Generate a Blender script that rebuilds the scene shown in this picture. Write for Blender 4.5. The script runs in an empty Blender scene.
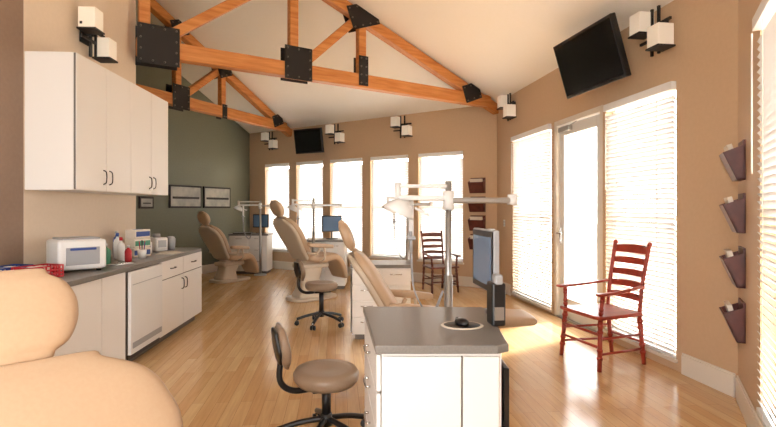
import bpy, bmesh, math
from math import sin, cos, pi, radians, sqrt
from mathutils import Vector, Matrix, Euler
V=Vector
# ------------------------------------------------------------ materials
def lin(c):
    c=c/255.0
    return c/12.92 if c<=0.04045 else ((c+0.055)/1.055)**2.4
def col(r,g,b): return (lin(r),lin(g),lin(b),1)
MATS={}
def mat(name,rgb,rough=0.5,metal=0.0,noise=0.0,scale=8.0,stretch=(1,1,1),rgb2=None,bump=0.0,coat=0.0,spec=0.5,sheen=0):
    if name in MATS: return MATS[name]
    m=bpy.data.materials.new(name); m.use_nodes=True
    nt=m.node_tree; b=nt.nodes['Principled BSDF']
    b.inputs['Base Color'].default_value=col(*rgb)
    b.inputs['Roughness'].default_value=rough
    b.inputs['Metallic'].default_value=metal
    b.inputs['Specular IOR Level'].default_value=spec
    b.inputs['Coat Weight'].default_value=coat
    if rgb2 or bump:
        tc=nt.nodes.new('ShaderNodeTexCoord'); mp=nt.nodes.new('ShaderNodeMapping')
        mp.inputs['Scale'].default_value=stretch
        nz=nt.nodes.new('ShaderNodeTexNoise'); nz.inputs['Scale'].default_value=scale; nz.inputs['Detail'].default_value=6
        nt.links.new(tc.outputs['Object'],mp.inputs['Vector']); nt.links.new(mp.outputs[0],nz.inputs['Vector'])
        if rgb2:
            cr=nt.nodes.new('ShaderNodeValToRGB')
            cr.color_ramp.elements[0].position=0.35; cr.color_ramp.elements[1].position=0.65
            cr.color_ramp.elements[0].color=col(*rgb); cr.color_ramp.elements[1].color=col(*rgb2)
            nt.links.new(nz.outputs['Fac'],cr.inputs['Fac']); nt.links.new(cr.outputs[0],b.inputs['Base Color'])
        if bump:
            bp=nt.nodes.new('ShaderNodeBump'); bp.inputs['Strength'].default_value=bump; bp.inputs['Distance'].default_value=0.01
            nt.links.new(nz.outputs['Fac'],bp.inputs['Height']); nt.links.new(bp.outputs[0],b.inputs['Normal'])
    MATS[name]=m
    return m
M_TAN=mat('paint_tan',(204,174,141),0.6,rgb2=(207,177,144),scale=30,bump=0.05)
M_LEFT_UNLIT=mat('paint_left_unlit',(142,118,100),0.6,rgb2=(146,122,104),scale=30,bump=0.05)  # unlit near part of the left wall, shade put into the colour
M_LEFT_LIT=mat('paint_left_lit',(222,204,182),0.6,rgb2=(225,207,185),scale=30,bump=0.05)  # left wall by the cabinets, ceiling bounce light put into the colour
M_GREEN=mat('paint_sage',(112,115,98),0.6,rgb2=(116,119,102),scale=30,bump=0.05)
M_CEIL=mat('paint_ceiling',(248,243,233),0.7,rgb2=(249,244,235),scale=25,bump=0.05)
M_TRIM=mat('trim_paint',(228,220,206),0.4)
M_WOOD=mat('timber',(204,138,76),0.45,rgb2=(180,108,50),scale=4,stretch=(.6,7,7),bump=0.1)
M_STEEL=mat('black_steel',(30,28,28),0.5,metal=0.2)
M_BOLT=mat('bolt',(110,104,100),0.35,metal=0.8)
M_CAB=mat('cabinet_laminate',(235,232,227),0.4)
M_GAP=mat('cabinet_gap',(110,103,96),0.7)
M_CTR=mat('counter_laminate',(120,117,112),0.28,rgb2=(129,125,120),scale=120)
M_CHROME=mat('chrome',(205,205,205),0.18,metal=1.0)
M_ALU=mat('aluminium',(170,170,168),0.35,metal=0.8)
M_BLACK=mat('black_plastic',(24,23,24),0.35)
M_SCREEN=mat('screen_glass',(12,12,15),0.12)
M_BLUE=mat('screen_blue',(100,128,158),0.2)
M_LEATHER=mat('tan_leather',(190,162,132),0.38,rgb2=(188,159,129),scale=90,bump=0.02)
M_LEATHER2=mat('stool_leather',(150,128,107),0.35,rgb2=(147,125,104),scale=90,bump=0.02)
M_SHELL=mat('chair_shell',(196,180,158),0.4)
M_WHITE=mat('white_plastic',(226,226,224),0.35)
M_GREYP=mat('grey_plastic',(160,162,165),0.4)
M_RED=mat('red_wood',(172,66,48),0.35,rgb2=(150,52,36),scale=10,stretch=(1,1,1))
M_BROWN=mat('brown_wood',(112,56,40),0.4,rgb2=(90,42,28),scale=10)
M_HOLD=mat('holder_wood',(102,50,42),0.4,rgb2=(82,38,31),scale=12)
M_PAPER=mat('paper',(225,215,200),0.7)
M_PHOTO=mat('photo_print',(188,186,176),0.5,rgb2=(150,152,146),scale=5)
M_REDP=mat('red_plastic',(185,30,40),0.4)
M_BLUEP=mat('blue_plastic',(40,70,140),0.4)
M_GRNP=mat('green_plastic',(60,140,110),0.4)
M_CONC=mat('concrete',(212,206,196),0.9,rgb2=(200,193,182),scale=4)
M_STUCCO=mat('stucco',(200,188,170),0.9)

def mix_mat(name,build):
    m=bpy.data.materials.new(name); m.use_nodes=True
    nt=m.node_tree
    for n in list(nt.nodes): nt.nodes.remove(n)
    out=nt.nodes.new('ShaderNodeOutputMaterial'); build(nt,out); return m
def _slat(nt,out):
    d=nt.nodes.new('ShaderNodeBsdfDiffuse'); d.inputs[0].default_value=(0.83,0.82,0.81,1)
    t=nt.nodes.new('ShaderNodeBsdfTranslucent'); t.inputs[0].default_value=(0.8,0.79,0.77,1)
    x=nt.nodes.new('ShaderNodeMixShader'); x.inputs[0].default_value=0.2
    nt.links.new(d.outputs[0],x.inputs[1]); nt.links.new(t.outputs[0],x.inputs[2]); nt.links.new(x.outputs[0],out.inputs[0])
M_SLAT=mix_mat('blind_slat',_slat)
def _glass(nt,out):
    d=nt.nodes.new('ShaderNodeBsdfTransparent')
    t=nt.nodes.new('ShaderNodeBsdfGlossy'); t.inputs['Roughness'].default_value=0.02
    x=nt.nodes.new('ShaderNodeMixShader'); x.inputs[0].default_value=0.04
    nt.links.new(d.outputs[0],x.inputs[1]); nt.links.new(t.outputs[0],x.inputs[2]); nt.links.new(x.outputs[0],out.inputs[0])
M_GLASS=mix_mat('window_glass',_glass)
def _lampglass(nt,out):
    b=nt.nodes.new('ShaderNodeBsdfPrincipled'); b.inputs['Base Color'].default_value=col(245,238,225)
    b.inputs['Roughness'].default_value=0.3; b.inputs['Emission Color'].default_value=(1,0.9,0.75,1); b.inputs['Emission Strength'].default_value=0.1
    nt.links.new(b.outputs[0],out.inputs[0])
M_SCONCE=mix_mat('sconce_glass',_lampglass)
def _floor(nt,out):
    L=nt.links.new
    b=nt.nodes.new('ShaderNodeBsdfPrincipled')
    tc=nt.nodes.new('ShaderNodeTexCoord'); mp=nt.nodes.new('ShaderNodeMapping'); mp.inputs['Rotation'].default_value=(0,0,radians(84))
    br=nt.nodes.new('ShaderNodeTexBrick'); br.offset=0.37
    br.inputs['Scale'].default_value=1.0; br.inputs['Brick Width'].default_value=1.1; br.inputs['Row Height'].default_value=0.085
    br.inputs['Mortar Size'].default_value=0.0012; br.inputs['Mortar Smooth'].default_value=0.3; br.inputs['Bias'].default_value=0
    br.inputs['Color1'].default_value=col(222,188,142); br.inputs['Color2'].default_value=col(207,166,116); br.inputs['Mortar'].default_value=col(158,118,78)
    mp2=nt.nodes.new('ShaderNodeMapping'); mp2.inputs['Scale'].default_value=(1.5,22,1)
    nz=nt.nodes.new('ShaderNodeTexNoise'); nz.inputs['Scale'].default_value=2.0; nz.inputs['Detail'].default_value=7
    cr=nt.nodes.new('ShaderNodeValToRGB'); cr.color_ramp.elements[0].color=(0.88,0.84,0.79,1); cr.color_ramp.elements[1].color=(1.04,1.03,1.0,1)
    cr.color_ramp.elements[0].position=0.3; cr.color_ramp.elements[1].position=0.7
    mx=nt.nodes.new('ShaderNodeMixRGB'); mx.blend_type='MULTIPLY'; mx.inputs[0].default_value=1.0
    L(tc.outputs['Object'],mp.inputs[0]); L(mp.outputs[0],br.inputs['Vector']); L(mp.outputs[0],mp2.inputs[0]); L(mp2.outputs[0],nz.inputs['Vector'])
    L(nz.outputs['Fac'],cr.inputs[0]); L(br.outputs['Color'],mx.inputs[1]); L(cr.outputs[0],mx.inputs[2]); L(mx.outputs[0],b.inputs['Base Color'])
    b.inputs['Roughness'].default_value=0.18
    L(b.outputs[0],out.inputs[0])
M_FLOOR=mix_mat('maple_floor',_floor)

# ------------------------------------------------------------ builder
class B:
    def __init__(s): s.bm=bmesh.new(); s.mats=[]
    def mi(s,m):
        if m not in s.mats: s.mats.append(m)
        return s.mats.index(m)
    def _merge(s,tmp,m,smooth=False,M=None):
        if M is not None: bmesh.ops.transform(tmp,matrix=M,verts=tmp.verts)
        i=s.mi(m); vm={}
        for v in tmp.verts: vm[v]=s.bm.verts.new(v.co)
        for f in tmp.faces:
            try:
                nf=s.bm.faces.new([vm[v] for v in f.verts]); nf.material_index=i; nf.smooth=smooth
            except ValueError: pass
        tmp.free()
    def box(s,c,size,m,rot=(0,0,0),bev=0.0,seg=2,R=None):
        t=bmesh.new(); bmesh.ops.create_cube(t,size=1)
        bmesh.ops.scale(t,vec=size,verts=t.verts)
        if bev>0: bmesh.ops.bevel(t,geom=list(t.edges),offset=min(bev,min(size)*0.49),segments=seg,profile=0.5,affect='EDGES')
        RR=R if R is not None else Euler(rot).to_matrix().to_4x4()
        s._merge(t,m,bev>0.012,Matrix.Translation(c)@RR)
    def bx(s,x0,x1,y0,y1,z0,z1,m,bev=0):
        s.box(((x0+x1)/2,(y0+y1)/2,(z0+z1)/2),(abs(x1-x0),abs(y1-y0),abs(z1-z0)),m,bev=bev)
    def hexa(s,p,m):
        t=bmesh.new(); v=[t.verts.new(q) for q in p]
        for f in ((0,3,2,1),(4,5,6,7),(0,1,5,4),(1,2,6,5),(2,3,7,6),(3,0,4,7)): t.faces.new([v[i] for i in f])
        bmesh.ops.recalc_face_normals(t,faces=t.faces); s._merge(t,m)
    def beam(s,p1,p2,w,h,m,side,bev=0.008):
        p1=V(p1);p2=V(p2);d=(p2-p1);L=d.length;d.normalize();sd=V(side).normalized();up=d.cross(sd).normalized()
        R=Matrix((d,sd,up)).transposed().to_4x4()
        s.box((p1+p2)/2,(L,w,h),m,bev=bev,R=R,seg=1)
    def cyl(s,p1,p2,r,m,r2=None,seg=16,smooth=True):
        p1=V(p1);p2=V(p2);d=p2-p1;L=d.length
        t=bmesh.new(); bmesh.ops.create_cone(t,cap_ends=True,segments=seg,radius1=r,radius2=r if r2 is None else r2,depth=L)
        q=d.to_track_quat('Z','Y').to_matrix().to_4x4()
        s._merge(t,m,smooth,Matrix.Translation((p1+p2)/2)@q)
    def sph(s,c,r,m,sc=(1,1,1),R=None):
        t=bmesh.new(); bmesh.ops.create_uvsphere(t,u_segments=20,v_segments=12,radius=r)
        bmesh.ops.scale(t,vec=sc,verts=t.verts)
        s._merge(t,m,True,Matrix.Translation(c)@(R if R is not None else Matrix()))
    def lathe(s,prof,m,c=(0,0,0),seg=24,sc=(1,1,1),R=None):
        t=bmesh.new(); rings=[]
        for r,z in prof:
            rings.append([t.verts.new((max(r,1e-4)*cos(2*pi*k/seg),max(r,1e-4)*sin(2*pi*k/seg),z)) for k in range(seg)])
        for a,b in zip(rings,rings[1:]):
            for k in range(seg): t.faces.new((a[k],a[(k+1)%seg],b[(k+1)%seg],b[k]))
        t.faces.new(rings[0][::-1]); t.faces.new(rings[-1])
        bmesh.ops.scale(t,vec=sc,verts=t.verts)
        s._merge(t,m,True,Matrix.Translation(c)@(R if R is not None else Matrix()))
    def tube(s,pts,r,m,seg=10,sub=6):
        P=catmull([V(p) for p in pts],sub) if len(pts)>2 else [V(p) for p in pts]
        t=bmesh.new(); rings=[]
        d0=(P[1]-P[0]).normalized(); n=d0.orthogonal().normalized()
        for i,p in enumerate(P):
            d=(P[min(i+1,len(P)-1)]-P[max(i-1,0)]).normalized()
            n=(n-d*n.dot(d)).normalized(); b=d.cross(n)
            rings.append([t.verts.new(p+n*r*cos(2*pi*k/seg)+b*r*sin(2*pi*k/seg)) for k in range(seg)])
        for a,b in zip(rings,rings[1:]):
            for k in range(seg): t.faces.new((a[k],a[(k+1)%seg],b[(k+1)%seg],b[k]))
        t.faces.new(rings[0][::-1]); t.faces.new(rings[-1]); s._merge(t,m,True)
    def loft(s,st,m,width_axis=(0,1,0),sub=5,seg=36,e=0.55,M=None,ex=0.35):
        """st: list of (point, width, thickness)"""
        wa=V(width_axis)
        pts=catmull([V(a[0]) for a in st],sub); ws=catmull([V((a[1],a[2],0)) for a in st],sub)
        n=len(pts); dirs=[(pts[min(i+1,n-1)]-pts[max(i-1,0)]).normalized() for i in range(n)]
        rr=[]
        def ring(p,d,w,th): rr.append((p,d,w,th))
        r0=ws[0].y/2
        for a in (85,60,35): ring(pts[0]-dirs[0]*r0*sin(radians(a)),dirs[0],ws[0].x-2*r0*(1-cos(radians(a))),ws[0].y*cos(radians(a)))
        for i in range(n): ring(pts[i],dirs[i],ws[i].x,ws[i].y)
        r1=ws[-1].y/2
        for a in (35,60,85): ring(pts[-1]+dirs[-1]*r1*sin(radians(a)),dirs[-1],ws[-1].x-2*r1*(1-cos(radians(a))),ws[-1].y*cos(radians(a)))
        t=bmesh.new(); rings=[]
        for p,d,w,th in rr:
            nn=wa.cross(d).normalized(); R=[]
            hw=w/2; ht=th/2
            for k in range(seg):
                a=2*pi*k/seg; ca,sa=cos(a),sin(a)
                x=(abs(ca)**ex)*(1 if ca>=0 else -1)*hw; y=(abs(sa)**e)*(1 if sa>=0 else -1)*ht
                R.append(t.verts.new(p+wa*x+nn*y))
            rings.append(R)
        for a,b in zip(rings,rings[1:]):
            for k in range(seg): t.faces.new((a[k],a[(k+1)%seg],b[(k+1)%seg],b[k]))
        t.faces.new(rings[0][::-1]); t.faces.new(rings[-1]); 
        bmesh.ops.recalc_face_normals(t,faces=t.faces); s._merge(t,m,True,M)
    def slab(s,outline,z0,z1,m,bev=0.0,seg=3,M=None,smooth=None):
        t=bmesh.new(); vs=[t.verts.new((x,y,z0)) for x,y in outline]; f=t.faces.new(vs)
        r=bmesh.ops.extrude_face_region(t,geom=[f]); nv=[g for g in r['geom'] if isinstance(g,bmesh.types.BMVert)]
        bmesh.ops.translate(t,verts=nv,vec=(0,0,z1-z0))
        bmesh.ops.recalc_face_normals(t,faces=t.faces)
        if bev>0:
            ed=[e for e in t.edges if abs(e.verts[0].co.z-e.verts[1].co.z)<1e-6]
            bmesh.ops.bevel(t,geom=ed,offset=bev,segments=seg,profile=0.5,affect='EDGES')
        s._merge(t,m,bev>0 if smooth is None else smooth,M)
    def done(s,name,M=None):
        me=bpy.data.meshes.new(name); s.bm.normal_update(); s.bm.to_mesh(me); s.bm.free()
        for m in s.mats: me.materials.append(m)
        o=bpy.data.objects.new(name,me); bpy.context.scene.collection.objects.link(o)
        if M is not None: o.matrix_world=M
        return o
def catmull(P,sub):
    if len(P)<3: 
        return [P[0].lerp(P[-1],i/sub) for i in range(sub+1)]
    out=[]
    for i in range(len(P)-1):
        a=P[i-1] if i>0 else P[0]*2-P[1]; b=P[i]; c=P[i+1]; d=P[i+2] if i+2<len(P) else P[-1]*2-P[-2]
        for k in range(sub):
            t=k/sub
            out.append(0.5*((2*b)+(c-a)*t+(2*a-5*b+4*c-d)*t*t+(3*b-a-3*c+d)*t**3))
    out.append(P[-1].copy()); return out
def rrect(w,h,r,n=5):
    o=[]
    for cx,cy,a0 in ((w/2-r,h/2-r,0),(-w/2+r,h/2-r,90),(-w/2+r,-h/2+r,180),(w/2-r,-h/2+r,270)):
        for k in range(n+1):
            a=radians(a0+90*k/n); o.append((cx+r*cos(a),cy+r*sin(a)))
    return o
def T(x,y,z=0,rz=0,sc=1): return Matrix.Translation((x,y,z))@Matrix.Rotation(radians(rz),4,'Z')@Matrix.Scale(sc,4)
def frame(p,d):
    X=V((d[0],d[1],0)).normalized(); Y=V((-X.y,X.x,0)); 
    M=Matrix((X,Y,V((0,0,1)))).transposed().to_4x4(); M.translation=(p[0],p[1],0); return M

# ------------------------------------------------------------ room layout
E0=V((2.57,3.67)); E1=V((1.875,8.6)); E2=V((-3.35,12.1)); G0=V((-6.1,5.55))
EAVE=3.2; PIT=0.42
nR=V((-1,-0.14)).normalized()
dW_=(E1-E2).normalized(); nW=V((dW_.y,-dW_.x)); 
if nW.y>0: nW=-nW
def roof(x,y):
    q=V((x,y))-E1
    return EAVE+PIT*min(q.dot(nR),q.dot(nW))
FR_W=frame(E2,E1-E2); FR_R=frame(E1,E0-E1); dN=V((-0.472,-0.881)); FR_N=frame(E0,dN)
FR_G=frame(G0,E2-G0); L0=V((-2.78+0.05*4.8,-1.0)); L1=V((-2.78-0.05*1.9,5.7)); FR_L=frame(L0,L1-L0)
def wall(name,FR,length,openings,m,th=0.16,u0=0.0):
    b=B(); cuts={u0,length}
    for o in openings: cuts|={o[0],o[1]}
    cuts=sorted(cuts)
    def top(u):
        w=FR@V((u,0,0)); return roof(w.x,w.y)+0.03
    def piece(a,c,z0a,z0c,z1a,z1c):
        b.hexa([(a,0,z0a),(c,0,z0c),(c,th,z0c),(a,th,z0a),(a,0,z1a),(c,0,z1c),(c,th,z1c),(a,th,z1a)],m)
    for a,c in zip(cuts,cuts[1:]):
        mid=(a+c)/2; op=[o for o in openings if o[0]<mid<o[1]]
        if not op: piece(a,c,0,0,top(a),top(c))
        else:
            o=op[0]
            if o[2]>0.01: piece(a,c,0,0,o[2],o[2])
            piece(a,c,o[3],o[3],top(a),top(c))
    return b.done(name,FR)
WW=[(.54,1.33),(1.55,2.34),(2.54,3.40),(3.60,4.50),(4.72,5.65)]
wz=(0.42,2.43)
wall('wall_window_side',FR_W,(E1-E2).length,[(a,c,wz[0],wz[1]) for a,c in WW],M_TAN)
RA=(.70,2.02,0.06,2.52); RD=(2.10,3.22,0.0,2.52); RB=(3.28,4.34,0.10,2.50)
wall('wall_right',FR_R,(E0-E1).length,[RA,RD,RB],M_TAN)
NW=(0.88,1.95,0.22,2.50)
wall('wall_near_right',FR_N,5.25,[NW],M_TAN)
wall('wall_green',FR_G,(E2-G0).length,[],M_GREEN)
LL=(L1-L0).length
wall('wall_left',FR_L,LL,[],M_LEFT_LIT,u0=4.82)
wall('wall_left_near',FR_L,4.82,[],M_LEFT_UNLIT)
wall('wall_return',frame(V((-6.2,5.45)),V((1,0.07))),3.2,[],M_GREEN,th=0.1)
wall('wall_back_light_block',frame(V((.12,-1.0)),V((-1,0))),2.7,[(.3,2.4,.1,3.6)],M_TAN)  # unseen wall added behind the camera to cut fill light; opening passes some

b=B(); b.slab([(-7.2,-2.0),(-7.2,13),(4.2,13),(4.2,-2.0)],-0.12,0,M_FLOOR); b.done('floor')
b=B(); b.slab([(-30,-25),(-30,40),(40,40),(40,-25)],-0.4,-0.14,M_CONC); b.done('ground_outside')
def cz(x,y,n): return EAVE+PIT*(V((x,y))-E1).dot(n)
hd=(nR+nW).normalized(); H=E1+hd*9.0
b=B(); t=bmesh.new()
def cpoly(pts,n):
    vs=[t.verts.new((x,y,cz(x,y,n))) for x,y in pts]; vt=[t.verts.new((x,y,cz(x,y,n)+0.12)) for x,y in pts]
    t.faces.new(vs[::-1]); t.faces.new(vt); k=len(vs)
    for i in range(k): t.faces.new((vs[i],vs[(i+1)%k],vt[(i+1)%k],vt[i]))
o1=E1-hd*0.35
e2x=E2-dW_*1.0-nW*0.3
cpoly([tuple(o1),tuple(e2x),(-7.6,5.0),tuple(H)],nW)
ex=V((1.875+0.14*10.1,-1.5))-nR*0.3
cpoly([tuple(o1),tuple(H),(H.x,-1.5),tuple(ex)],nR)
bmesh.ops.recalc_face_normals(t,faces=t.faces); b._merge(t,M_CEIL); b.done('ceiling')

def baseboard(name,FR,segs):
    b=B()
    for a,c in segs:
        b.bx(a,c,-0.018,-0.001,0,0.16,M_TRIM,bev=0.004); b.bx(a,c,-0.012,-0.001,0.16,0.178,M_TRIM,bev=0.003)
    return b.done(name,FR)
baseboard('baseboard_window_side',FR_W,[(0.02,(E1-E2).length-0.02)])
baseboard('baseboard_right',FR_R,[(0.02,.62),(4.42,(E0-E1).length-0.02)])
baseboard('baseboard_near_right',FR_N,[(0.02,5.2)])
baseboard('baseboard_green',FR_G,[(0.5,(E2-G0).length-0.02)])

def window(name,FR,u0,u1,z0,z1,trim=True):
    b=B(); f=0.045
    b.bx(u0,u0+f,0.08,0.14,z0,z1,M_TRIM); b.bx(u1-f,u1,0.08,0.14,z0,z1,M_TRIM)
    b.bx(u0,u1,0.08,0.14,z1-f,z1,M_TRIM); b.bx(u0,u1,0.08,0.14,z0,z0+f,M_TRIM)
    b.bx(u0+f,u1-f,0.09,0.13,(z0+z1)/2-.02,(z0+z1)/2+.02,M_TRIM)
    b.bx(u0+f,u1-f,0.108,0.112,z0+f,z1-f,M_GLASS)
    b.bx(u0-.02,u1+.02,-0.025,0.08,z0-0.03,z0,M_TRIM,bev=0.004)
    return b.done(name,FR)
def blind(FR,u0,u1,z0,z1,y=0.03,tilt=-50):
    b=B(); u0+=.012;u1-=.012
    b.bx(u0,u1,y-.04,y+.03,z1-.07,z1,M_SLAT); 
    n=int((z1-.08-z0-.03)/.044); 
    for i in range(n):
        z=z0+.045+i*.044
        b.box(((u0+u1)/2,y,z),(u1-u0,.05,.003),M_SLAT,rot=(radians(tilt),0,0))
    b.bx(u0,u1,y-.02,y+.02,z0+.0,z0+.02,M_SLAT)
    for k in (0.2,0.8):
        uu=u0+(u1-u0)*k; b.bx(uu-.002,uu+.002,y-.024,y-.02,z0+.01,z1-.06,M_TRIM)
    b.cyl((u0+.06,y-.05,z1-.1),(u0+.06,y-.05,z1-.9),.005,M_WHITE,seg=8)
    return b.done('window_blind',FR)
k=1
for a,c in WW:
    window('window_%d'%k,FR_W,a,c,*wz); blind(FR_W,a,c,wz[0]+.005,wz[1]-.005,tilt=-52); k+=1
window('window_%d'%k,FR_R,*RA); blind(FR_R,RA[0],RA[1],RA[2]+.01,RA[3]-.005,y=0.0); k+=1
window('window_%d'%k,FR_R,*RB); blind(FR_R,RB[0],RB[1],RB[2]+.01,RB[3]-.005,y=0.0); k+=1
window('window_%d'%k,FR_N,*NW); blind(FR_N,NW[0],NW[1],NW[2]+.01,NW[3]-.005,y=0.0)
b=B(); u0,u1,z1=RD[0]+.002,RD[1]-.002,RD[3]-.002
for a,c in ((u0,u0+.06),(u1-.06,u1)): b.bx(a,c,.0,.15,0.001,z1,M_TRIM,bev=.004)
b.bx(u0,u1,.0,.15,z1-.06,z1,M_TRIM); b.bx(u0+.06,u1-.06,0,.14,0.001,.02,M_ALU)
a,c=u0+.065,u1-.065
for p,q in ((a,a+.12),(c-.12,c)): b.bx(p,q,.04,.09,.02,z1-.07,M_WHITE,bev=.004)
b.bx(a+.12,c-.12,.04,.09,.02,.27,M_WHITE,bev=.004); b.bx(a+.12,c-.12,.04,.09,z1-.2,z1-.07,M_WHITE,bev=.004)
b.bx(a+.12,c-.12,.063,.067,.27,z1-.2,M_GLASS)
b.box((a+.06,.02,1.05),(.04,.012,.2),M_CHROME,bev=.004); b.cyl((a+.06,.04,1.08),(a+.06,-.03,1.08),.012,M_CHROME); b.cyl((a+.06,-.03,1.08),(a+.18,-.03,1.08),.01,M_CHROME)
b.box((a+.2,.01,z1-.13),(.26,.06,.06),M_ALU,bev=.006); b.beam((a+.3,-.0,z1-.11),(a+.5,-.0,z1-.08),.02,.01,M_ALU,(0,1,0))
b.done('door_1',FR_R)
b=B(); b.bx(-.12,.12,-.12,.12,-.14,3.4,M_STUCCO,bev=.01); b.bx(-.17,.17,-.17,.17,-.14,.2,M_STUCCO,bev=.01); b.bx(-.17,.17,-.17,.17,3.2,3.4,M_STUCCO,bev=.01); b.done('porch_column',T(4.2,9.3))
b=B(); b.bx(0,.25,0,14,-.14,.75,M_STUCCO,bev=.01); b.bx(-.04,.29,-.04,14.04,.75,.82,M_CONC,bev=.01); b.done('garden_wall',T(9.0,6.0,0,8))

# ------------------------------------------------------------ trusses
def truss(name,end,dirv,full,joints,plates,webs,slope):
    X=V((dirv[0],dirv[1],0)).normalized()
    M=Matrix((X,V((-X.y,X.x,0)),V((0,0,1)))).transposed().to_4x4(); M.translation=(end[0],end[1],0)
    b=B(); w=.12; S=(0,1,0)
    rz=lambda L: EAVE+slope*L-.12
    cz0=3.2
    b.beam((0.2,0,cz0),(full,0,cz0),w+.02,.19,M_WOOD,S)
    b.beam((0.0,0,rz(0)),(full,0,rz(full)),w+.01,.155,M_WOOD,S)
    for L in joints: b.beam((L,0,cz0+.08),(L,0,rz(L)-.05),w-.02,.12,M_WOOD,S)
    for (La,Lb) in webs: b.beam((La,0,cz0+.07),(Lb,0,rz(Lb)-.06),w-.02,.115,M_WOOD,S)
    for (L,z,pw,ph,ang) in plates:
        zz=cz0+z if z<5 else rz(L)+(z-10)
        for sd in (-1,1):
            R=Matrix.Rotation(radians(ang),4,'Y')
            b.box((L,sd*(w/2+.016),zz),(pw,.008,ph),M_STEEL,R=R)
            nx=max(2,int(pw/.1)); nz_=max(2,int(ph/.1))
            for i in range(nx):
                for j in range(nz_):
                    if nx>2 and nz_>2 and 0<i<nx-1 and 0<j<nz_-1: continue
                    q=R@V(((i/(nx-1)-.5)*(pw-.07),0,(j/(nz_-1)-.5)*(ph-.07)))
                    c=V((L,sd*(w/2+.018),zz))+q
                    b.cyl(c,c+V((0,sd*.014,0)),.012,M_BOLT,seg=8)
    return b.done(name,M)
t1l=V((-2.80,5.56)); d1=(t1l-E1); F1=d1.length
s1=PIT*d1.normalized().dot(nR)
J=[F1-.08,F1-1.85,F1-2.88]
truss('roof_truss',E1,d1,F1,J,
  [(F1-.22,.03,.44,.44,0),(F1-1.9,.09,.38,.43,0),(F1-2.88,.14,.15,.42,0),(F1-2.88,10.02,.46,.33,20.9),(.64,.10,.36,.28,21)],
  [(F1-.2,F1-1.8),(F1-1.95,F1-2.8)],s1)
d2=V((-.411,-.911)); e2=V((-2.22,11.34))
truss('roof_truss',e2,d2,4.7,[3.23,2.17],
  [(3.2,.06,.36,.40,0),(2.17,.0,.12,.26,0),(2.17,10.0,.34,.26,22),(3.23,10.,.34,.26,22),(.55,.1,.34,.24,22)],
  [(3.15,2.25),(4.6,3.3)],PIT*d2.dot(nW))

# ------------------------------------------------------------ sconces
def sconce(FR,u,z):
    b=B()
    b.box((0,-.008,0),(.14,.014,.16),M_STEEL,bev=.004)
    b.box((0,-.05,0),(.02,.08,.02),M_STEEL)
    for zz in (.05,-.06): b.box((0,-.085,zz),(.40,.02,.022),M_STEEL)
    for xx in (-.04,.05): b.box((xx,-.085,0),(.022,.02,.42),M_STEEL)
    for cx,czz in ((-.12,.10),(.13,-.09)):
        b.box((cx,-.13,czz),(.15,.15,.19),M_SCONCE,bev=.008)
        b.box((cx,-.13,czz-.098),(.165,.165,.014),M_STEEL)
    return b.done('wall_sconce',FR@Matrix.Translation((u,0,z)))
for u in (.82,2.78,4.42): sconce(FR_W,u,2.95)
sconce(FR_R,(8.6-7.85)/.99,2.98); sconce(FR_R,(8.6-4.46)/.99,2.97)
sconce(FR_L,5.64,3.0)

# ------------------------------------------------------------ televisions
def tv(c,d,w,h,tilt,wallgap):
    X=V((d[0],d[1],0)).normalized(); Mx=Matrix((X,V((-X.y,X.x,0)),V((0,0,1)))).transposed().to_4x4(); Mx.translation=c
    b=B(); R=Matrix.Rotation(radians(tilt),4,'X')
    b.box((0,0,0),(w,.06,h),M_BLACK,bev=.008,R=R)
    q=R@V((0,-.032,0)); b.box(q,(w-.05,.004,h-.06),M_SCREEN,R=R)
    q=R@V((0,.05,0)); b.box(q,(.4,.05,.25),M_BLACK,R=R)
    b.cyl((0,.05,0),(0,wallgap,.02),.025,M_BLACK); b.box((0,wallgap-.01,.02),(.2,.02,.3),M_BLACK)
    return b.done('wall_television',Mx)
tv((2.06,5.13,2.92),(.2,-.95),1.0,.6,17,.27)
tv((-1.68,10.6,2.82),(.9,-.45),.70,.52,10,.29)

# ------------------------------------------------------------ brochure holders
def holder(FR,u,zs,w=.24,ang=0):
    b=B()
    for z in zs:
        b.bx(-w/2,w/2,-.015,-.001,z,z+.27,M_HOLD)
        b.hexa([(-w/2,-.05,z),(w/2,-.05,z),(w/2,-.035,z),(-w/2,-.035,z),(-w/2,-.13,z+.19),(w/2,-.13,z+.19),(w/2,-.115,z+.19),(-w/2,-.115,z+.19)],M_HOLD)
        b.bx(-w/2,w/2,-.05,-.001,z,z+.015,M_HOLD)
        for s_ in (-1,1):
            x0=s_*w/2; x1=s_*(w/2-.012)
            xa,xb=min(x0,x1),max(x0,x1)
            b.hexa([(xa,-.05,z),(xb,-.05,z),(xb,-.001,z),(xa,-.001,z),(xa,-.13,z+.19),(xb,-.13,z+.19),(xb,-.001,z+.24),(xa,-.001,z+.24)],M_HOLD)
        b.box((0,-.06,z+.14),(w-.05,.03,.22),M_PAPER,rot=(radians(16),0,0))
    return b.done('brochure_holder',FR@Matrix.Translation((u,0,0)))
for z in (1.59,1.23,.86,.49): holder(FR_N,.24,(z,))
for i,z in enumerate((1.66,1.33,1.00,.67)): holder(FR_W,5.94,(z,),w=.28)

def pic(u,z,w,h):
    b=B(); f=.035
    b.bx(-w/2,w/2,-.03,-.001,-h/2,h/2,M_STEEL,bev=.003)
    b.bx(-w/2+f,w/2-f,-.034,-.03,-h/2+f,h/2-f,M_PHOTO)
    b.bx(-w/2+f*2,w/2-f*2,-.036,-.034,-h*.10,-h*.0,M_STEEL)
    return b.done('picture_frame',FR_G@Matrix.Translation((u,0,z)))
gu=lambda Y:(Y-5.55)/.922
pic((gu(9.82)+gu(10.6))/2,1.63,.86,.46); pic((gu(10.66)+gu(11.45))/2,1.63,.84,.46); pic(gu(9.32),1.5,.32,.22)

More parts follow.
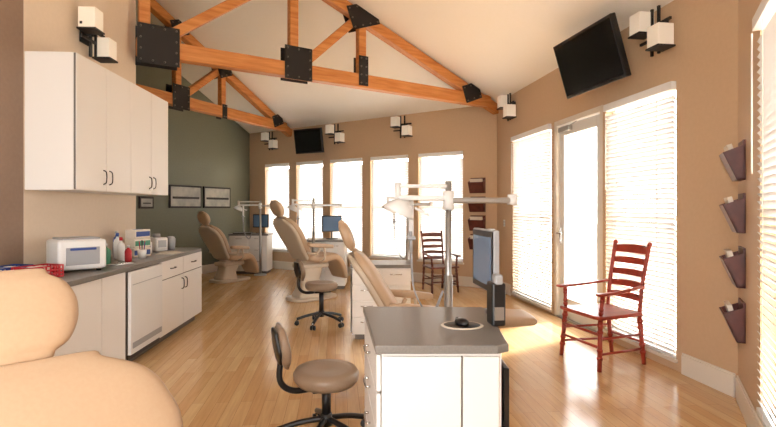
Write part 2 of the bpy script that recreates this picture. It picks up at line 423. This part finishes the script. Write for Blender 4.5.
# ------------------------------------------------------------ left cabinets
b=B(); U0=4.83; W4=.455; yf=-.385
b.bx(U0,U0+4*W4,yf+.02,-.002,1.54,2.60,M_CAB)
for i in range(4):
    a=U0+i*W4; b.bx(a+.003,a+W4-.003,yf,yf+.018,1.543,2.597,M_CAB,bev=.003)
    hx=a+W4-.05 if i%2==0 else a+.05
    b.tube([(hx,yf,1.60),(hx,yf-.025,1.62),(hx,yf-.025,1.70),(hx,yf,1.72)],.005,M_STEEL,seg=6,sub=4)
b.bx(U0,U0+4*W4,yf+.005,yf+.019,1.545,2.595,M_GAP)
b.done('upper_cabinet',FR_L)
b=B(); bf=-.56; BU0=3.4; BU1=7.28
b.bx(BU0,BU1,bf+.02,-.01,.09,.86,M_CAB); b.bx(BU0,BU1-.03,bf+.08,-.01,0.001,.09,M_GAP)
b.bx(BU0,BU1-.002,bf+.008,bf+.021,.10,.855,M_GAP)
def door_(a,c,z0,z1): b.bx(a+.003,c-.003,bf-.002,bf+.018,z0,z1,M_CAB,bev=.003)
def hnd(x,z,vert=True):
    if vert: b.tube([(x,bf,z-.06),(x,bf-.027,z-.045),(x,bf-.027,z+.045),(x,bf,z+.06)],.005,M_STEEL,seg=6,sub=4)
    else: b.tube([(x-.06,bf,z),(x-.045,bf-.027,z),(x+.045,bf-.027,z),(x+.06,bf,z)],.005,M_STEEL,seg=6,sub=4)
for a,c in ((3.4,4.1),(4.1,4.86),(4.86,5.25)): door_(a,c,.10,.855)
for a,c,s_ in ((5.98,6.62,1),(6.62,7.27,-1)):
    door_(a,c,.10,.66); door_(a,c,.67,.855); hnd((a+c)/2,.765,False); hnd(c-.05 if s_>0 else a+.05,.56)
out=[(BU0,-.01),(BU0,bf-.04),(5.9,bf-.04),(7.2,bf-.02),(7.30,bf+.05),(7.34,-.25),(7.25,-.03),(7.2,-.01)]
b.slab(out,.862,.902,M_CTR,bev=.006,smooth=False)
b.done('base_cabinet',FR_L)
b=B(); b.bx(0,.68,-.03,0,.0,.72,M_WHITE,bev=.006); b.bx(.03,.65,-.034,-.03,.6,.605,M_GREYP); b.bx(.03,.65,-.034,-.03,.05,.1,M_GREYP); b.bx(0.005,.675,0.0,.01,-.05,.0,M_BLACK)
b.done('undercounter_refrigerator',FR_L@Matrix.Translation((5.28,bf-.003,.13)))
CT=.903
b=B(); b.box((0,0,.15),(.38,.36,.26),M_WHITE,bev=.03,seg=4); b.box((0,-.182,.14),(.26,.01,.15),M_GREYP,bev=.01); b.box((0,-.19,.2),(.2,.012,.02),M_BLUEP,bev=.004)
b.box((0,0,.285),(.30,.28,.02),M_GREYP,bev=.009)
for x in (-.14,.14):
    for y in (-.12,.12): b.cyl((x,y,0),(x,y,.03),.02,M_BLACK)
b.done('tabletop_sterilizer',T(-2.48,3.98,CT,48,.90))
def basket(x,y,rz,m,items):
    b=B(); w,d,h=.26,.16,.09
    for zz in (.004,.03,.055,h-.006):
        b.bx(-w/2,w/2,-d/2,-d/2+.006,zz-.004,zz+.006,m); b.bx(-w/2,w/2,d/2-.006,d/2,zz-.004,zz+.006,m)
        b.bx(-w/2,-w/2+.006,-d/2,d/2,zz-.004,zz+.006,m); b.bx(w/2-.006,w/2,-d/2,d/2,zz-.004,zz+.006,m)
    for i in range(9):
        x_=-w/2+.003+(w-.006)*i/8
        for y_ in (-d/2+.003,d/2-.003): b.bx(x_-.004,x_+.004,y_-.003,y_+.003,0,h,m)
    for i in range(6):
        y_=-d/2+.003+(d-.006)*i/5
        for x_ in (-w/2+.003,w/2-.003): b.bx(x_-.003,x_+.003,y_-.004,y_+.004,0,h,m)
    b.bx(-w/2,w/2,-d/2,d/2,0,.004,m)
    for i,mm in enumerate(items): b.box((-.09+.06*i,0,.05),(.045,.1,.07),mm,bev=.006)
    b.done('storage_basket',T(x,y,CT,rz))
basket(-2.47,3.53,72,M_REDP,[M_BLUEP,M_WHITE,M_PAPER]); basket(-2.66,3.50,85,M_BLUEP,[M_PAPER,M_BLUEP,M_WHITE])
def bottle(name,x,y,r,h,m,cap):
    b=B(); b.lathe([(r*.9,0),(r,.01),(r,h*.65),(r*.8,h*.75),(r*.35,h*.82),(r*.35,h*.9)],m); b.lathe([(r*.42,h*.88),(r*.42,h),(r*.3,h+.004)],cap)
    b.box((0,0,h*.35),(r*1.5,r*1.5,h*.3),M_PAPER,bev=.01); b.done(name,T(x,y,CT))
bottle('disinfectant_bottle',-2.50,4.42,.045,.18,M_GRNP,M_WHITE)
bottle('disinfectant_bottle',-2.68,4.50,.045,.22,M_WHITE,M_BLUEP)
bottle('spray_bottle',-2.63,4.86,.035,.25,M_WHITE,M_BLUEP)
bottle('spray_bottle',-2.50,4.68,.035,.22,M_WHITE,M_REDP)
bottle('spray_bottle',-2.74,5.05,.035,.26,M_BLUEP,M_WHITE)
bottle('soap_bottle',-2.40,4.62,.03,.15,M_REDP,M_WHITE)
b=B(); b.lathe([(.035,0),(.042,.09),(.039,.09),(.032,.006)],M_WHITE)
for i in range(6): b.cyl((.01*cos(i),.01*sin(i),.01),(.03*cos(i*1.05),.03*sin(i*1.05),.16+.01*(i%3)),.004,[M_BLUEP,M_REDP,M_BLACK][i%3],seg=6)
b.done('pen_cup',T(-2.42,4.92,CT))
b=B(); b.box((0,0,.06),(.24,.13,.12),M_WHITE,bev=.004); b.box((0,-.067,.06),(.18,.002,.07),M_BLUEP); b.lathe([(.03,.12),(.02,.15),(.035,.17)],M_PAPER,sc=(1.6,1,1)); b.done('tissue_box',T(-2.70,5.44,CT,80))
for i,mm in enumerate((M_BLUEP,M_GRNP,M_BLUEP)):
    b=B(); b.box((0,0,.045+0),(.22,.12,.09),M_PAPER,bev=.004); b.box((0,-.061,.045),(.2,.002,.05),mm); b.box((0,0,.091),(.1,.05,.003),mm); b.done('glove_box',T(-2.56,5.12+.0*i,CT+.094*i,70+4*i))
b=B(); b.box((0,0,.08),(.16,.2,.16),M_WHITE,bev=.02); b.box((0,-.102,.09),(.1,.004,.08),M_GREYP); b.cyl((0,0,.15),(0,0,.2),.04,M_GREYP); b.done('ultrasonic_cleaner',T(-2.66,5.75,CT,60))
b=B(); 
for i in range(4): b.box((.01*i,.008*i,.002+.004*i),(.18,.25,.003),M_PAPER,rot=(0,0,.2*i))
b.done('paper_stack',T(-2.41,5.46,CT,10))
b=B(); b.slab(rrect(.3,.2,.03),0,.012,M_GREYP,bev=.004); b.slab(rrect(.27,.17,.02),.012,.016,M_WHITE)
for i in range(4): b.cyl((-.1+.05*i,-.06,.02),(-.09+.05*i,.06,.02),.004,M_CHROME,seg=8)
b.done('instrument_tray',T(-2.34,4.38,CT,80,.7))
b=B(); b.lathe([(.05,0),(.055,.13),(.045,.14),(.045,.15),(.02,.16)],M_GREYP); b.done('wipes_canister',T(-2.60,5.98,CT))

# ------------------------------------------------------------ dental chair
def dental_chair(M,drop=0.0,lift=0.0,arms=True,bw=.58,leg=0.0,hw=1.0):
    b=B(); z=.50+lift
    b.slab(rrect(.78,.46,.16),0.001,.05,M_SHELL,bev=.015,M=Matrix.Translation((.12,0,0)))
    b.loft([((.02,0,.05),.32,.40),((.04,0,.2),.26,.30),((.08,0,z-.12),.26,.36)],M_SHELL)
    b.box((.1,0,z-.1),(.5,.3,.08),M_SHELL,bev=.03)
    if drop<=0: st=[((-.02,0,z+.03),.50,.12),((.2,0,z-.0),.52,.13),((.45,0,z+.02+leg*.4),.50,.12),((.8,0,z-.03+leg),.44,.10),((1.04,0,z-.05+leg*1.2),.36,.08)]
    else: st=[((-.02,0,z+.03),.50,.12),((.18,0,z),.52,.13),((.42,0,z+.02),.50,.12),((.56,0,z-.1),.46,.10),((.66,0,z-.30),.40,.08)]
    b.loft(st,M_LEATHER)
    bk=[((-.04,0,z+.06),.46,.10),((-.12,0,z+.20),.50,.11),((-.24,0,z+.40),bw,.10),((-.315,0,z+.51),bw*.96,.09),((-.37,0,z+.58),bw*.82,.08),((-.41,0,z+.63),bw*.52,.05)]
    b.loft(bk,M_LEATHER)
    bs=[((p[0]-.045,0,p[2]-.025),w*.93,t*.8) for p,w,t in bk]; b.loft(bs,M_SHELL)
    b.beam((-.40,0,z+.58),(-.50,0,z+.76),.07,.02,M_ALU,(0,1,0))
    b.loft([((-.440,0,z+.665),.15*hw,.05),((-.450,0,z+.69),.225*hw,.075),((-.47,0,z+.74),.275*hw,.09),((-.495,0,z+.80),.28*hw,.09),((-.518,0,z+.85),.23*hw,.075),((-.53,0,z+.875),.15*hw,.05)],M_LEATHER,ex=.5)
    if arms:
        for s_ in (-1,1):
            b.tube([(-.14,s_*.27,z+.12),(-.02,s_*.33,z+.10),(.04,s_*.33,z+.18)],.018,M_SHELL)
            b.loft([((-.12,s_*.33,z+.235),.07,.055),((.06,s_*.335,z+.22),.09,.065),((.26,s_*.33,z+.20),.08,.055)],M_LEATHER)
            b.tube([(.1,s_*.25,z-.03),(.14,s_*.33,z+.03),(.12,s_*.335,z+.2)],.016,M_SHELL)
    return b.done('dental_chair',M)
dental_chair(T(.14,4.2,0,3),lift=-.10,leg=.10)
dental_chair(T(-1.27,7.66,0,42),drop=1,lift=.12)
dental_chair(T(-3.10,9.52,0,58),drop=1,lift=-.06)
dental_chair(T(-.71,1.09,0,-45),drop=0,lift=-.18,bw=.72,hw=1.0)

# ------------------------------------------------------------ stools
def stool(M,seat=.43,sc=1):
    b=B()
    for k in range(5):
        a=2*pi*k/5+.3; c,s_=cos(a),sin(a)
        b.tube([(0.02*c,.02*s_,.14),(.16*c,.16*s_,.115),(.29*c,.29*s_,.075)],.017,M_BLACK)
        b.cyl((.29*c,.29*s_,.05),(.29*c,.29*s_,.085),.009,M_CHROME)
        tx,ty=-s_*.014,c*.014
        for q in (-1,1): b.cyl((.29*c+q*tx*.5,.29*s_+q*ty*.5,.028),(.29*c+q*tx*1.9,.29*s_+q*ty*1.9,.028),.027,M_BLACK)
    b.cyl((0,0,.10),(0,0,.17),.035,M_BLACK); b.cyl((0,0,.15),(0,0,seat-.1),.028,M_BLACK); b.cyl((0,0,.25),(0,0,seat-.08),.018,M_CHROME)
    b.box((0,0,seat-.095),(.2,.16,.03),M_BLACK,bev=.01)
    b.tube([(.05,.08,seat-.1),(.1,.2,seat-.11)],.007,M_BLACK); 
    b.lathe([(.10,seat-.085),(.175,seat-.075),(.195,seat-.05),(.20,seat-.02),(.185,seat+.005),(.13,seat+.008),(.05,seat-.0),(.0,seat-.002)],M_LEATHER2,seg=36,sc=(.98,1.08,1))
    b.tube([(-.05,0,seat-.1),(-.20,0,seat-.1),(-.275,0,seat-.03),(-.265,0,seat+.12)],.018,M_BLACK)
    b.loft([((-.242,0,seat+.06),.14,.035),((-.248,0,seat+.09),.23,.055),((-.255,0,seat+.15),.30,.065),((-.265,0,seat+.21),.30,.06),((-.272,0,seat+.25),.25,.05),((-.276,0,seat+.275),.17,.035)],M_LEATHER2,ex=.5)
    b.loft([((-.28,0,seat+.09),.17,.03),((-.29,0,seat+.16),.26,.035),((-.305,0,seat+.25),.18,.03)],M_BLACK,ex=.5)
    return b.done('operator_stool',M)
stool(T(-.37,3.0,0,20)); stool(T(-.80,6.0,0,25),seat=.50)

# ------------------------------------------------------------ ladder back chair
def ladder_chair(M,m):
    b=B(); sh=.44
    def leg(p,q,r=.019):
        p=V(p);q=V(q); b.cyl(p,q,r,m,r2=r*1.1,seg=12)
        for t_ in (.25,.4,.75,.88):
            c=p.lerp(q,t_); d=(q-p).normalized()*.012; b.cyl(c-d,c+d,r*1.35,m,seg=12)
    fl=[(.25,-.25),(.25,.25)]; bl=[(-.22,-.2),(-.22,.2)]
    for x,y in fl: leg((x+.01,y*1.04,0),(x-.02,y*.95,sh)); leg((x-.02,y*.95,sh),(x-.03,y*1.02,.65),.015)
    for x,y in bl: leg((x-.05,y,0),(x,y,sh)); b.tube([(x,y,sh-.02),(x-.03,y,.7),(x-.10,y*1.05,1.06)],.018,m); b.sph((x-.105,y*1.05,1.07),.022,m)
    b.slab([(.26,-.28),(.28,-.2),(.28,.2),(.26,.28),(-.23,.23),(-.25,.15),(-.25,-.15),(-.23,-.23)],sh-.005,sh+.028,m,bev=.01,smooth=False)
    for z in (.14,.27):
        for s_ in (-1,1): b.cyl((.245,s_*.25,z),(-.25,s_*.2,z),.011,m,seg=10)
    b.cyl((.25,-.25,.2),(.25,.25,.2),.012,m,seg=10); b.cyl((.25,-.25,.31),(.25,.25,.31),.012,m,seg=10); b.cyl((-.255,-.2,.2),(-.255,.2,.2),.011,m,seg=10)
    for i in range(5):
        z=.58+i*.108; xc=-.235-.055*((z-.5)/.5)-.02*((z-.5)/.5)**2
        hh=.05 if i<4 else .065
        pts=[((xc-.03*(1-(y/.2)**2)),y,z) for y in (-.2,-.13,-.06,0,.06,.13,.2)]
        P=catmull([V(p) for p in pts],3)
        for a,c in zip(P,P[1:]):
            t0=.012
            up=.5*hh
            k=1+.35*(1-((a.y+c.y)/2/.2)**2)
            b.hexa([(a.x,a.y,z-up),(c.x,c.y,z-up),(c.x-t0,c.y,z-up),(a.x-t0,a.y,z-up),(a.x-.01,a.y,z+up*k),(c.x-.01,c.y,z+up*k),(c.x-.01-t0,c.y,z+up*k),(a.x-.01-t0,a.y,z+up*k)],m)
    for s_ in (-1,1):
        b.loft([((-.255,s_*.21,.70),.035,.022),((-.05,s_*.245,.675),.045,.022),((.15,s_*.265,.66),.055,.024),((.28,s_*.27,.655),.07,.024)],m,sub=4,seg=12)
    return b.done('ladder_back_armchair',M)
ladder_chair(T(1.98,4.60,0,197),M_RED); ladder_chair(T(.86,8.45,0,-70,.92),M_BROWN)

# ------------------------------------------------------------ desks
b=B()
top=[(-.05,2.0),(.44,2.0),(.49,2.03),(.545,2.74),(.52,2.78),(-.14,2.80)]
b.slab(top,.815,.85,M_CTR,bev=.006,smooth=False)
body=[(-.025,2.03),(.46,2.03),(.52,2.75),(-.11,2.77)]
b.slab(body,.07,.815,M_CAB); b.slab([(.0,2.06),(.43,2.06),(.49,2.72),(-.08,2.74)],0.001,.07,M_GAP)
b.bx(-.02,.295,2.012,2.03,.08,.80,M_CAB,bev=.003); b.bx(.303,.45,2.016,2.03,.08,.80,M_CAB,bev=.003)
b.bx(.295,.303,2.025,2.031,.08,.8,M_GAP)
dl=V((-.11+.025,2.77-2.03,0)).normalized(); nl=V((-dl.y,dl.x,0))
for z0,z1 in ((.08,.3),(.31,.48),(.49,.64),(.65,.8)):
    c=(V((-.025,2.03,0))+V((-.11,2.77,0)))/2+nl*.012
    R=Matrix((dl,nl,V((0,0,1)))).transposed().to_4x4()
    b.box((c.x,c.y,(z0+z1)/2),(.72,.018,z1-z0),M_CAB,R=R,bev=.003)
    c2=c+nl*.03; p=c2-dl*.05; q=c2+dl*.05; zz=(z0+z1)/2
    b.tube([c2-dl*.06-nl*.02+V((0,0,zz)),p+V((0,0,zz)),q+V((0,0,zz)),c2+dl*.06-nl*.02+V((0,0,zz))],.006,M_CHROME,seg=6)
b.bx(.49,.515,2.12,2.45,.12,.72,M_BLACK,bev=.004)
b.done('side_cabinet')
b=B(); b.lathe([(.095,0),(.10,.003),(.095,.006)],M_PAPER,sc=(1,.85,1),seg=32); b.lathe([(.085,.006),(.084,.0066)],M_BLACK,sc=(1,.85,1),seg=32); b.done('mouse_pad',T(.345,2.33,.8505))
b=B(); b.lathe([(.026,0),(.03,.006),(.028,.016),(.018,.025),(.0,.028)],M_BLACK,sc=(1.0,1.6,1)); 
b.tube([(0,.045,.006),(.02,.10,.006),(.05,.13,.003)],.002,M_BLACK,seg=6); b.done('computer_mouse',T(.345,2.335,.8575,20))
b=B(); b.box((0,0,.10),(.065,.10,.20),M_BLACK,bev=.01)
b.box((0,-.02,.215),(.04,.06,.05),M_GREYP,bev=.01); b.box((0,-.051,.06),(.045,.004,.06),M_ALU); b.done('credit_card_terminal',T(.510,2.36,.851,5))
b=B()
b.cyl((0,0,0),(0,0,.02),.03,M_ALU); b.cyl((0,0,0),(0,0,.42),.013,M_ALU); b.tube([(0,0,.3),(.0,-.02,.30),(-.02,-.03,.30)],.012,M_ALU); b.cyl((0,0,.42),(0,0,.44),.02,M_WHITE)
R=Matrix.Rotation(radians(-84),4,'Z'); mc=V((-.035,-.03,.285))
b.box(mc,(.36,.03,.31),M_GREYP,R=R,bev=.006)
b.box(mc+R@V((0,-.017,0)),(.345,.004,.295),M_BLACK,R=R); b.box(mc+R@V((0,-.02,0)),(.30,.003,.24),M_BLUE,R=R)
b.done('computer_monitor',T(.54,2.62,.851))
def cart(name,x0,x1,y0,y1,h,drawers=3,extra=None):
    b=B(); b.bx(x0,x1,y0,y1,.06,h-.035,M_CAB); b.bx(x0+.03,x1-.03,y0+.03,y1-.03,0.001,.06,M_GAP)
    b.slab([(x0-.02,y0-.02),(x1+.02,y0-.02),(x1+.02,y1+.02),(x0-.02,y1+.02)],h-.035,h,M_CTR)
    n=2 if x1-x0>.5 else 1
    for j in range(n):
        a=x0+(x1-x0)*j/n; c=x0+(x1-x0)*(j+1)/n
        for i in range(drawers):
            za=.08+(h-.13)*i/drawers; zb=.08+(h-.13)*(i+1)/drawers
            b.bx(a+.006,c-.006,y0-.016,y0,za+.004,zb-.004,M_CAB,bev=.003)
            zz=zb-.05; xm=(a+c)/2; b.tube([(xm-.06,y0-.016,zz),(xm-.05,y0-.04,zz),(xm+.05,y0-.04,zz),(xm+.06,y0-.016,zz)],.006,M_CHROME,seg=6,sub=3)
            b.bx(x0-.016,x0,y0+.006,y1-.006,za+.004,zb-.004,M_CAB,bev=.003)
    return b.done(name)
cart('drawer_cabinet',-.38,.24,5.3,5.75,.80,4)
cart('drawer_cabinet',-1.44,-.74,8.6,9.1,.85,3)
cart('drawer_cabinet',-3.36,-2.56,10.6,11.08,.85,3)
def small_monitor(x,y,z,rz):
    b=B(); b.slab(rrect(.2,.15,.03),0,.012,M_BLACK); b.cyl((0,.03,.01),(0,.03,.2),.015,M_BLACK)
    b.box((0,0,.27),(.36,.03,.29),M_BLACK,bev=.008); b.box((0,-.017,.27),(.32,.004,.25),M_BLUE); b.done('computer_monitor',T(x,y,z,rz))
small_monitor(-2.76,10.86,.851,-10); small_monitor(-1.00,8.9,.851,20)
b=B(); b.box((0,0,.01),(.4,.15,.02),M_BLACK,bev=.005)
for i in range(4): b.box((0,-.05+.033*i,.022),(.37,.025,.006),M_GREYP)
b.done('keyboard',T(-3.11,10.72,.851))

# ------------------------------------------------------------ delivery posts with lamp
def post(M,ltop=1.56,left=-.30,right=.38,lamp=True):
    b=B(); b.lathe([(.13,0.001),(.13,.02),(.05,.035),(.03,.05)],M_ALU); b.cyl((0,0,.03),(0,0,ltop),.019,M_ALU); b.cyl((0,0,.03),(0,0,1.0),.026,M_ALU)
    b.cyl((0,0,1.39),(0,0,1.50),.034,M_WHITE)
    b.box(((right)/2,0,1.445),(right,.045,.035),M_ALU,bev=.01); b.box((left/2,0,1.46),(abs(left),.05,.03),M_WHITE,bev=.01)
    b.cyl((right,0,1.42),(right,0,1.48),.028,M_WHITE)
    b.box((left/2-.01,0,1.53),(abs(left)+.02,.03,.022),M_WHITE,bev=.008); b.cyl((left,0,1.44),(left,0,1.55),.02,M_WHITE)
    b.tube([(left,0,1.45),(left-.03,-.03,1.40),(left+.0,-.06,1.38)],.012,M_WHITE)
    b.lathe([(.02,.07),(.06,.055),(.10,.02),(.115,-.02),(.11,-.03),(.0,-.025)],M_WHITE,c=(left+.01,-.06,1.39),seg=28,sc=(.8,.65,.85),R=Matrix.Rotation(radians(25),4,'Y'))
    b.tube([(left+.1,-.06,1.40),(left+.17,-.1,1.36),(left+.17,.0,1.36)],.008,M_WHITE)
    b.box((left+.08,.05,1.22),(.05,.10,.02),M_GREYP,bev=.006); b.box((left+.08,.05,1.34),(.03,.03,.24),M_WHITE,bev=.008)
    for i in range(3):
        y=.02+.03*i
        b.cyl((left+.08,y,1.13),(left+.075,y,1.26),.009,M_GREYP,seg=8)
        b.tube([(left+.08,y,1.13),(left+.10,y,.9),(left+.2,y,.75),(left+.27,y*.5,.9)],.005,M_GREYP,seg=6)
    return b.done('dental_delivery_post',M)
post(T(.36,2.98)); post(T(-1.25,8.40,0,0),left=-.35,right=.45); post(T(-2.66,10.42,0,0),left=-.45,right=.2); post(T(.25,6.35,0,0),left=-.25,right=.3)

b=B(); b.box((0,-.005,0),(.07,.008,.115),M_WHITE,bev=.003); b.box((0,-.01,.02),(.03,.004,.03),M_GREYP); b.box((0,-.01,-.025),(.03,.004,.03),M_GREYP)
b.done('wall_outlet',FR_R@Matrix.Translation((.35,0,1.15)))

# ------------------------------------------------------------ light
w=bpy.data.worlds.new('world'); bpy.context.scene.world=w; w.use_nodes=True
bg=w.node_tree.nodes['Background']; bg.inputs[0].default_value=(1.0,0.99,0.98,1); bg.inputs[1].default_value=10.5
sl=bpy.data.lights.new('sun','SUN'); sl.energy=14.0; sl.angle=radians(9); sl.color=(1,.95,.88)
so=bpy.data.objects.new('sun',sl); bpy.context.scene.collection.objects.link(so)
d=V((-0.62,-0.42,-0.62)); so.rotation_euler=d.to_track_quat('-Z','Y').to_euler()

cam=bpy.data.cameras.new('camera'); co=bpy.data.objects.new('camera',cam); bpy.context.scene.collection.objects.link(co)
cam.sensor_width=36; cam.lens=36*500/776; cam.shift_y=-5.5/776; cam.clip_start=.05
co.location=(0,0,1.4); co.rotation_euler=(radians(90),0,0)
bpy.context.scene.camera=co
bpy.context.scene.view_settings.view_transform='Standard'
bpy.context.scene.view_settings.exposure=0.0
